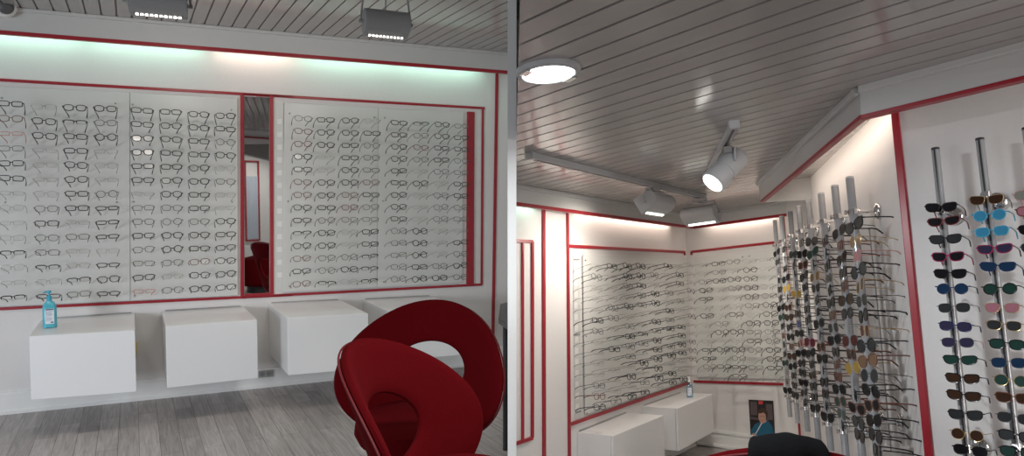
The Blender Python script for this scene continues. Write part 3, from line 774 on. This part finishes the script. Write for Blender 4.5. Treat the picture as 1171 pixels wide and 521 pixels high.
mb = MB(); mb.lathe([(.001, Ls + .014), (rs * .5, Ls + .012), (rs * .84, Ls + .004), (rs * .88, Ls - .006)], p_back, axs, 24); build('bulb', mb, M['glow_spot'], t, smooth=True)
side = axs.cross(dV).normalized()
mid = p_back + axs * Ls * .35
mb = MB(); mb.tube([mid + side * (rs + .004), mid + side * (rs + .006) + dV * rs * 1.1, cpt + side * .03, cpt - side * .03, mid - side * (rs + .006) + dV * rs * 1.1, mid - side * (rs + .004)], .006, 6); build('bracket', mb, M['lampgrey'], t, smooth=True)
mb = MB(); mb.box(cpt, td2 * .07, ts2 * .018, nd * .014); build('adapter', mb, M['lampdark'], t, bev=.003)

# ================================================================== TUBE RACKS AND SUNGLASSES
# how far the rods stand off the angled wall: bracket from the flange to the rod
fl_w = WC.hit(1007, 243)
OFC = min((k * .005 for k in range(8, 80)), key=lambda s: abs((lambda q: (q.x / ((q - EYE).y) if False else 0))(fl_w) + abs(PX + F * ((fl_w + WC.n * s - EYE).x) / ((fl_w + WC.n * s - EYE).dot(R(PX, PY).normalized())) - 977.5)))
PC = on(WC, OFC)
RODS = [(886, 252.5, 903.6, 476.6, 289, 446.3), (893.7, 248, 912.5, 483.7, 285, 451.7), (903.6, 242.4, 923.9, 493.2, 291, 459.9), (913.3, 236.3, 936, 503.2, 278, 466.6),
        (924.4, 230.7, 950.4, 515.4, 276, 477), (938.9, 222.2, 968, 526, 276, 487), (954.6, 213.5, 987.5, 536, 265, 498.3), (971.7, 204, 1006, 540, 258, 515)]
def rod(label, P, top, bot, rad, brk, group, name='display_rod', core=False):
    A, B = P.hit(*top), P.hit(*bot); d = (A - B).normalized()
    t = thing(name, label, 'display rod', B, None, group)
    mb = MB(); mb.tube([B, A], rad, 14); build('tube', mb, M['tube'], t, smooth=True)
    mb = MB(); mb.tube([A - d * .002, A + d * .006], rad * 1.04, 14); build('end_cap', mb, M['tubecore'] if core else M['lampgrey'], t)
    if core:
        mb = MB(); nn = P.n
        mb.box((A + B) / 2 + nn * rad * .98, (A - B) * .5, d.cross(nn) * rad * .22, nn * rad * .08); build('slot', mb, M['tubecore'], t)
    for f in brk:
        q = B + (A - B) * f
        w = q - P.n * (P_OFF[0] - .002)
        mb = MB(); mb.tube([q, w], .006, 8); mb.tube([q - d * .012, q + d * .012], rad * 1.25, 12)
        mb.tube([q, q + P.n * (rad + .012)], .007, 8); mb.tube([q + P.n * (rad + .010), q + P.n * (rad + .016)], .011, 10)
        mb.lathe([(.008, .02), (.03, .012), (.034, .006), (.034, 0)], w, P.n, 18); build('wall_bracket', mb, M['chrome'], t, smooth=True)
    return A, B
P_OFF = [OFC]
SPREFIX = {'k': 'black-lensed', 'g': 'grey-lensed', 'n': 'brown-lensed', 't': 'tan-lensed', 'p': 'pink-lensed', 'b': 'blue-lensed', 's': 'sky-blue mirrored', 'e': 'dark green-lensed', 'v': 'violet-lensed', 'r': 'red-lensed', 'y': 'yellow-lensed', 'c': 'pale-lensed', 'w': 'cobalt-lensed'}
FPREF = {'b': 'black', 'g': 'gunmetal', 'c': 'silver', 'n': 'brown', 'r': 'dark red', 'p': 'pink', 'o': 'gold', 'l': 'light blue', 'm': 'magenta', 'u': 'navy'}
def sun(sh, fr, le, tip=None): return spec_meshes(sh, fr, .0023 if fr in 'bnrlmu' else .0014, lens=le, tipmat=tip)
rotC = frame_rot(-WC.n, dV); SY = .07
nums = ['eighth', 'seventh', 'sixth', 'fifth', 'fourth', 'third', 'second', 'first']
special = {(7, 1): ('round', 'o', 't'), (7, 2): ('panto', 'p', 'p'), (7, 3): ('round', 'b', 'g'), (7, 4): ('round', 'o', 'n'), (7, 6): ('round', 'b', 'k'), (7, 7): ('panto', 'o', 'r'), (7, 8): ('round', 'b', 'g'), (7, 9): ('panto', 'n', 't'), (7, 10): ('round', 'g', 'g'),
           (6, 5): ('panto', 'b', 'n'), (6, 7): ('panto', 'c', 'c'), (6, 8): ('panto', 'g', 'r'), (6, 10): ('round', 'o', 'y'), (6, 11): ('panto', 'c', 'g'), (4, 3): ('round', 'o', 't'), (2, 2): ('panto', 'b', 'w'), (2, 4): ('panto', 'o', 'y'), (2, 7): ('panto', 'u', 'w'), (1, 4): ('panto', 'o', 'y'), (0, 9): ('panto', 'n', 'n'),
           (5, 7): ('panto', 'c', 'g'), (3, 9): ('panto', 'm', 'r'), (4, 9): ('panto', 'n', 'n'), (2, 9): ('panto', 'p', 'r'), (5, 11): ('panto', 'n', 'r')}
for i, (x0, y0, x1, y1, ga, gb) in enumerate(RODS):
    full = (y1 - y0)
    rod('grey acrylic display rod on the angled wall, %s from the red post' % nums[i], PC, (x0, y0), (x1, y1), .0165, (((y1 - (246 + (7 - i) * 5.2)) / full), (.10 if i < 6 else .16)), 'acrylic rods on the angled wall')
    NR = 16
    Q = on(WC, OFC + .036)
    for j in range(NR):
        gy = ga + (gb - ga) * j / (NR - 1); gx = x0 + (x1 - x0) * (gy - y0) / (y1 - y0) - .6
        if (i, j) in special: s3 = special[(i, j)]
        else: s3 = (rnd.choice(['panto', 'way', 'panto', 'cat', 'way']), rnd.choice('bbbbgbn'), rnd.choice('kkkkkgkkekn'))
        loc = Q.hit(gx, gy)
        rt = rotC @ Matrix.Rotation(SY + rnd.uniform(-.24, .24), 3, 'Z') @ Matrix.Rotation(rnd.uniform(-.08, .08), 3, 'X')
        fn, ln = FPREF[s3[1]], SPREFIX[s3[2]]
        put_glasses('sunglasses', sun(*s3), loc, rt, '%s %s sunglasses, %s from top, %s angled-wall rod from the red post' % (fn, ln, ORD[j], nums[i]), 'sunglasses', 'sunglasses on the angled wall rods', 1.10, rnd.uniform(-.12, .12))
# security cable beside the racks
cb = thing('security_cable', 'thin grey security cable hanging beside the angled-wall rods', 'cable', WC.hit(1018.5, 505, .02))
mb = MB(); mb.tube([WC.hit(*q, .02) for q in ((994, 262), (995, 270), (997, 290), (1002, 335), (1006.5, 378), (1012, 440), (1019, 515))], .0028, 6); build('wire', mb, M['steel'], cb, smooth=True)
mb = MB(); mb.tube([WC.hit(994, 262, .02), WC.hit(994, 262, 0.004)], .004, 6); mb.tube([WC.hit(1018, 508, .02), WC.hit(1018, 508, .004)], .004, 6); build('anchor', mb, M['chrome'], cb)

# near wall racks
OFD = .12; P_OFF[0] = OFD; PD = on(WD, OFD); QD = on(WD, OFD + .041)
rotD = frame_rot(-WD.n, dV); SD = .74
D1 = [(1076, 237, 'way', 'b', 'k', 'r'), (1079, 253, 'cat', 'r', 'k', 'r'), (1081, 273.5, 'way', 'b', 'g', None), (1084, 293.5, 'way', 'm', 'k', 'm'), (1086.5, 313, 'way', 'b', 'k', None), (1089, 330, 'round', 'u', 'b', None), (1091, 351.7, 'panto', 'g', 'g', None), (1092.5, 373, 'panto', 'u', 'v', None),
      (1095, 391.4, 'panto', 'g', 'v', 'p'), (1098, 411.5, 'cat', 'b', 'e', None), (1100.5, 432.7, 'way', 'b', 'n', None), (1102, 452.4, 'way', 'b', 'n', None), (1104, 474.4, 'way', 'b', 'g', None), (1106, 496.8, 'round', 'o', 'n', 'o'), (1109.5, 515, 'panto', 'b', 'k', None)]
D2 = [(1128, 228.5, 'way', 'o', 'n', 'b'), (1131.5, 246, 'round', 'l', 's', 'l'), (1134, 264.5, 'panto', 'l', 's', 'l'), (1137.5, 284.6, 'cat', 'm', 'v', 'b'), (1141, 304.8, 'cat', 'u', 'b', None), (1143.5, 330, 'round', 'b', 'e', None), (1146, 351.7, 'panto', 'o', 'p', 'o'), (1148, 372, 'panto', 'o', 'g', None), (1151.5, 393.4, 'panto', 'b', 'e', None),
      (1153.6, 414.6, 'panto', 'g', 'b', None), (1156.5, 435, 'round', 'o', 'e', None), (1159.3, 455, 'way', 'n', 'n', None), (1160.8, 478, 'panto', 'g', 'g', None), (1162.5, 498.4, 'panto', 'b', 'g', None), (1164.4, 517, 'panto', 'b', 'e', None)]
D3 = [(1180, 222, 'panto', 'p', 'c', 'p'), (1183, 241, 'panto', 'r', 'p', 'r'), (1186, 262, 'way', 'b', 'k', None), (1189, 283, 'way', 'g', 'g', None)]
rn = ['first', 'second', 'third']
for i, (top, bot, gl) in enumerate([((1069.7, 171), (1109, 545), D1), ((1120.5, 160), (1167, 545), D2), ((1174, 148), (1226, 545), D3)]):
    rod('slotted acrylic display rod on the near wall, %s past the red post' % rn[i], PD, top, bot, .0125, (.80 if i == 0 else .82, .08), 'acrylic rods on the near wall', core=True)
    for j, (gx, gy, sh, fr, le, tip) in enumerate(gl):
        put_glasses('sunglasses', sun(sh, fr, le, tip), QD.hit(gx, gy), rotD @ Matrix.Rotation(rnd.uniform(-.06, .06), 3, 'X'),
                    '%s %s sunglasses, %s from top, %s near-wall rod past the red post' % (FPREF[fr], SPREFIX[le], ORD[j], rn[i]), 'sunglasses', 'sunglasses on the near wall rods', SD, .075 + rnd.uniform(-.05, .05))

# ================================================================== POSTER
pc = [WB.hit(*q, .006) for q in ((856, 456.6), (884, 457.9), (886, 497.8), (858.4, 499))]
def PP(u, v, k): 
    t = pc[0] + (pc[1] - pc[0]) * u; b = pc[3] + (pc[2] - pc[3]) * u; return t + (b - t) * v + WB.n * (.0006 * k)
mb = MB(); mb.prism(pc, -WB.n * .005)
def blob(pts, k, mi): mb.prism([PP(u, v, k) for u, v in pts], WB.n * .0004, mi)
def ell(cx, cy, rx, ry, n=20): return [(cx + rx * math.cos(2 * math.pi * i / n), cy + ry * math.sin(2 * math.pi * i / n)) for i in range(n)]
blob([(.06, .05), (.34, .05), (.34, .42), (.06, .42)], 1, 5); blob([(.70, .10), (.96, .10), (.96, .55), (.70, .55)], 1, 5); blob([(.04, .46), (.4, .50), (.4, .56), (.04, .53)], 1, 5)
blob([(.40, .02), (.60, .02), (.58, .11), (.42, .12)], 2, 4)
blob([(.02, .98), (.06, .80), (.22, .66), (.46, .60), (.74, .55), (.93, .74), (.985, .98)], 2, 1)
blob([(.44, .52), (.66, .48), (.70, .60), (.52, .66), (.43, .61)], 3, 2)
blob(ell(.53, .46, .155, .17), 4, 2)
blob([(.36, .44), (.38, .30), (.50, .22), (.64, .23), (.76, .31), (.77, .44), (.72, .52), (.70, .42), (.60, .34), (.48, .37), (.41, .36)], 5, 3)
blob([(.44, .45), (.50, .44), (.50, .455), (.44, .465)], 6, 3); blob([(.56, .44), (.62, .44), (.62, .455), (.56, .455)], 6, 3); blob([(.49, .56), (.56, .56), (.555, .575), (.495, .575)], 6, 4)
blob([(.48, .63), (.52, .64), (.36, .82), (.22, .96), (.17, .96), (.32, .80)], 4, 6)
blob([(.08, .92), (.2, .90), (.22, .985), (.06, .985)], 5, 2)
o = build('poster', mb, [M['poster_dark'], M['poster_blue'], M['poster_skin'], M['poster_hair'], M['poster_red'], M['poster_grey'], M['poster_pale']], origin=pc[3])
tag(o, 'small dark poster of a person in a blue top on the end wall', 'poster')

# ================================================================== RED TUB CHAIRS
def chair(label, loc, rotz, up=UP, s=1.0, a=.37, b=.337, zc=.588, rho=.357, k=1.6, hole=(.168, .125, .008), th=.022):
    """tub chair: a wide oval ring bent round a round seat, reclined by RHO"""
    rt = Matrix.Rotation(rotz, 3, 'Z')
    if up is not UP:
        z = up.normalized(); x = (V((1, 0, 0)) - z * z.x).normalized(); y = z.cross(x); rt = Matrix((x, y, z)).transposed() @ rt
    t = thing('tub_chair', label, 'chair', loc, rt, 'red tub chairs')
    def L(p): return V(loc) + rt @ (V(p) * s)
    sr, cr = math.sin(rho), math.cos(rho)
    def pos(u, w, d):        # d: outwards
        n = V((2 * k * u * cr, -cr, -sr)).normalized()
        return V((u, k * u * u - w * sr, zc + w * cr)) + n * d
    NT, NC = 88, 18; vs = []; fs = []
    for i in range(NT):
        t_ = 2 * math.pi * i / NT; c, q = math.cos(t_), math.sin(t_)
        o2 = (a * c, b * q); i2 = (hole[0] * c, hole[2] + hole[1] * q)
        for m_ in range(NC):
            e = 2 * math.pi * m_ / NC; u = math.cos(e); w = math.sin(e)
            uu = math.copysign(abs(u) ** .55, u); ww = math.copysign(abs(w) ** .7, w)
            m = .5 + .5 * uu
            vs.append(L(pos(i2[0] + (o2[0] - i2[0]) * m, i2[1] + (o2[1] - i2[1]) * m, th * ww + th * .9)))
    for i in range(NT):
        j = (i + 1) % NT
        for m_ in range(NC):
            l = (m_ + 1) % NC; fs.append((i * NC + m_, i * NC + l, j * NC + l, j * NC + m_))
    mb = MB(); mb.add(vs, fs); bk = build('backrest', mb, M['velvet'], t, smooth=True)
    mb = MB(); mb.tube([L(pos(a * .985 * math.cos(x), b * .985 * math.sin(x), th * 1.75)) for x in (2 * math.pi * i / 88 for i in range(88))], .004 * s, 6, True); build('piping', mb, M['piping'], bk, smooth=True)
    sc = (0, .255, 0)
    def pr(q): return [(r * s, h * s) for r, h in q]
    mb = MB(); mb.lathe(pr([(.18, .33), (.235, .345), (.255, .385), (.25, .425), (.215, .452), (.11, .463), (.001, .465)]), L(sc), rt @ V((0, 0, 1)), 44); build('seat', mb, M['velvet'], t, smooth=True)
    for sx, sy in ((-1, -1), (1, -1), (1, 1), (-1, 1)):
        mb = MB(); mb.tube([L((sx * .13, .255 + sy * .13, .36)), L((sx * .20, .255 + sy * .20, 0))], [.014 * s, .011 * s], 10); build('leg', mb, M['black'], t, smooth=True)
    return t, L, pos
chair('red velvet tub chair standing behind the front red tub chair', (-.390, 3.20, 0), 2.98)
chair('red velvet tub chair standing in front of another red tub chair', (-.425, 2.34, 0), 4.448)

# chair in the right room, with a black jacket over its back
rdir = R(888, 507)
dist = min((k * .01 for k in range(120, 500)), key=lambda q: abs((EYE + rdir * q - FLOORR.p).dot(upR) - .903))
tp = EYE + rdir * dist
JA = math.radians(-20)
rz = Matrix.Rotation(JA, 3, 'Z'); zz = upR; xx = (V((1, 0, 0)) - zz * zz.x).normalized(); yy = zz.cross(xx)
fp = FLOORR.drop(tp - (Matrix((xx, yy, zz)).transposed() @ rz) @ V((0, -.117, 0)))
ch3, L3, pos3 = chair('red tub chair with a black jacket over its back near the rack wall', fp, JA, up=upR)
# jacket draped over the top rail
mb = MB(); NP, NQ = 28, 18; vs = []; fs = []
for i in range(NP):
    f = i / (NP - 1); u = -.063 + .172 * f
    wt = .337 * math.sqrt(max(0, 1 - (u / .37) ** 2))
    for k in range(NQ):
        q = k / (NQ - 1); fold = .005 * math.sin(u * 60) + .003 * math.sin(u * 121 + q * 7)
        if q < .3: w, d = wt - .02 - .30 * (1 - q / .3), .068 + fold
        elif q > .7: w, d = wt - .02 - .26 * ((q - .7) / .3), -.026 - fold
        else:
            a_ = math.pi * (q - .3) / .4; d = .021 + .047 * math.cos(a_) + fold * math.cos(a_); w = wt - .02 + (.034 + .010 * math.sin(f * 3.1)) * math.sin(a_)
        vs.append(L3(pos3(u, w, d)))
for i in range(NP - 1):
    for k in range(NQ - 1): fs.append((i * NQ + k, i * NQ + k + 1, (i + 1) * NQ + k + 1, (i + 1) * NQ + k))
mb.add(vs, fs)
jk = build('jacket', mb, M['cloth'], origin=fp + upR * .8, smooth=True)
so = jk.modifiers.new('thickness', 'SOLIDIFY'); so.thickness = .012; so.offset = 1
tag(jk, 'black jacket draped over the back of a red tub chair', 'jacket')

# narrow dark shelf table against the partition
tb = thing('side_table', 'dark grey narrow table beside the rear red chair', 'table', (-.05, 4.0, 0))
mb = MB(); mb.prism([V((-PT - .001, 3.55, .70)), V((-PT - .001, 4.35, .70)), V((-.075, 4.25, .70)), V((-.075, 3.75, .70))], UP * .03); build('table_top', mb, M['darkgrey'], tb, bev=.003)
for y in (3.72, 4.2):
    mb = MB(); mb.tube([V((-.036, y, 0)), V((-.036, y, .70))], .014, 8); build('leg', mb, M['black'], tb, smooth=True)

# ---- what the narrow mirror looks at, behind the viewer
mb = MB(); mb.box((1.6, -1.85, 1.3), (1.3, 0, 0), (0, .05, 0), (0, 0, 1.3)); struct('wall_rear', mb, M['wall'])
mb = MB(); mb.box((1.6, -1.78, CZ - .12), (1.3, 0, 0), (0, .02, 0), (0, 0, .012)); struct('trim_24', mb, M['red'])
wm = thing('wall_mirror', 'narrow red-framed window with grey curtain, seen reflected in the mirror strip', 'window', (1.40, -1.8, .7))
mb = MB()
for sx in (-1, 1): mb.box((1.40 + sx * .12, -1.785, 1.33), (.012, 0, 0), (0, .015, 0), (0, 0, .70))
for sz in (-1, 1): mb.box((1.40, -1.785, 1.33 + sz * .69), (.12, 0, 0), (0, .015, 0), (0, 0, .012))
build('frame', mb, M['red'], wm)
mb = MB(); pts = [(1.29 + .22 * i / 30, -1.79 + .008 * math.sin(i * 1.3)) for i in range(31)]
mb.prism([V((x, y, .66)) for x, y in pts] + [V((1.51, -1.797, .66)), V((1.29, -1.797, .66))], UP * 1.1); build('curtain', mb, M['curtain'], wm)
st = thing('stool', 'low red stool seen reflected in the narrow mirror strip', 'stool', (.62, .1, 0))
mb = MB(); mb.lathe([(.26, .10), (.30, .14), (.31, .40), (.28, .50), (.15, .53), (.001, .535)], (.62, .1, 0), UP, 32); build('seat', mb, M['velvet'], st, smooth=True)
mb = MB(); mb.lathe([(.22, 0), (.22, .10)], (.62, .1, 0), UP, 24); build('base', mb, M['black'], st, smooth=True)

# ================================================================== LIGHT
w = bpy.data.worlds.new('world'); scene.world = w; w.use_nodes = True
w.node_tree.nodes['Background'].inputs[0].default_value = (0.86, 0.92, 1.0, 1); w.node_tree.nodes['Background'].inputs[1].default_value = 0.21
def area(name, loc, target, sx, sy, power, col):
    l = bpy.data.lights.new(name, 'AREA'); l.shape = 'RECTANGLE'; l.size = sx; l.size_y = sy; l.energy = power; l.color = col
    o = bpy.data.objects.new(name, l); COL.objects.link(o); o.location = loc
    o.rotation_euler = (V(target) - V(loc)).to_track_quat('-Z', 'Y').to_euler(); return o
day = area('shop_window_daylight', (-3.9, -.9, 1.0), (-2.2, 4.4, .35), 1.6, 1.2, 30, (.86, .92, 1.0)); day.data.spread = math.radians(95)
swr = area('fill_area_right', (3.3, -1.4, 1.8), (1.5, 4.6, .8), 1.8, 1.4, 11, (1, .93, .89)); swr.data.spread = math.radians(60)  # added soft fill for the right room, from an unseen area behind
def spot(name, loc, target, power, col, ang=95, blend=.9, rad=.05):
    l = bpy.data.lights.new(name, 'SPOT'); l.energy = power; l.color = col; l.spot_size = math.radians(ang); l.spot_blend = blend; l.shadow_soft_size = rad
    o = bpy.data.objects.new(name, l); COL.objects.link(o); o.location = loc
    o.rotation_euler = (V(target) - V(loc)).to_track_quat('-Z', 'Y').to_euler(); return o
for q in ((-2.5, 3.35), (-1.2, 3.95), (-2.0, 1.0), (1.3, -.9)): spot('fill_beam', (q[0], q[1], CZ - .02), (q[0], q[1] + (.02 if q[1] > 0 else -.5), 0), 24 if q[1] > 0 else 85, (1.0, .96, .90), 125, .8, .12)  # added fills with no fixtures; the rear one brightens the mirrored wall
for k, (q, tgt, pw) in enumerate(FLOODS): spot('floodlight_beam', q, tgt, pw, (1.0, .92, .82), 150, 1.0)
spot('spotlight_beam', p_front + axs * .06, p_front + axs * 2, 25, (1.0, .95, .86), 70)
dl_ = area('downlight_lamp', dc + nd * .03, dc + nd, e1 * 1.4, e1 * 1.4, 20, (.92, .97, 1.0))

scene.view_settings.view_transform = 'Standard'; scene.view_settings.look = 'None'
scene.view_settings.gamma = 1.0; scene.view_settings.use_curve_mapping = False
scene.view_settings.exposure = 0.0
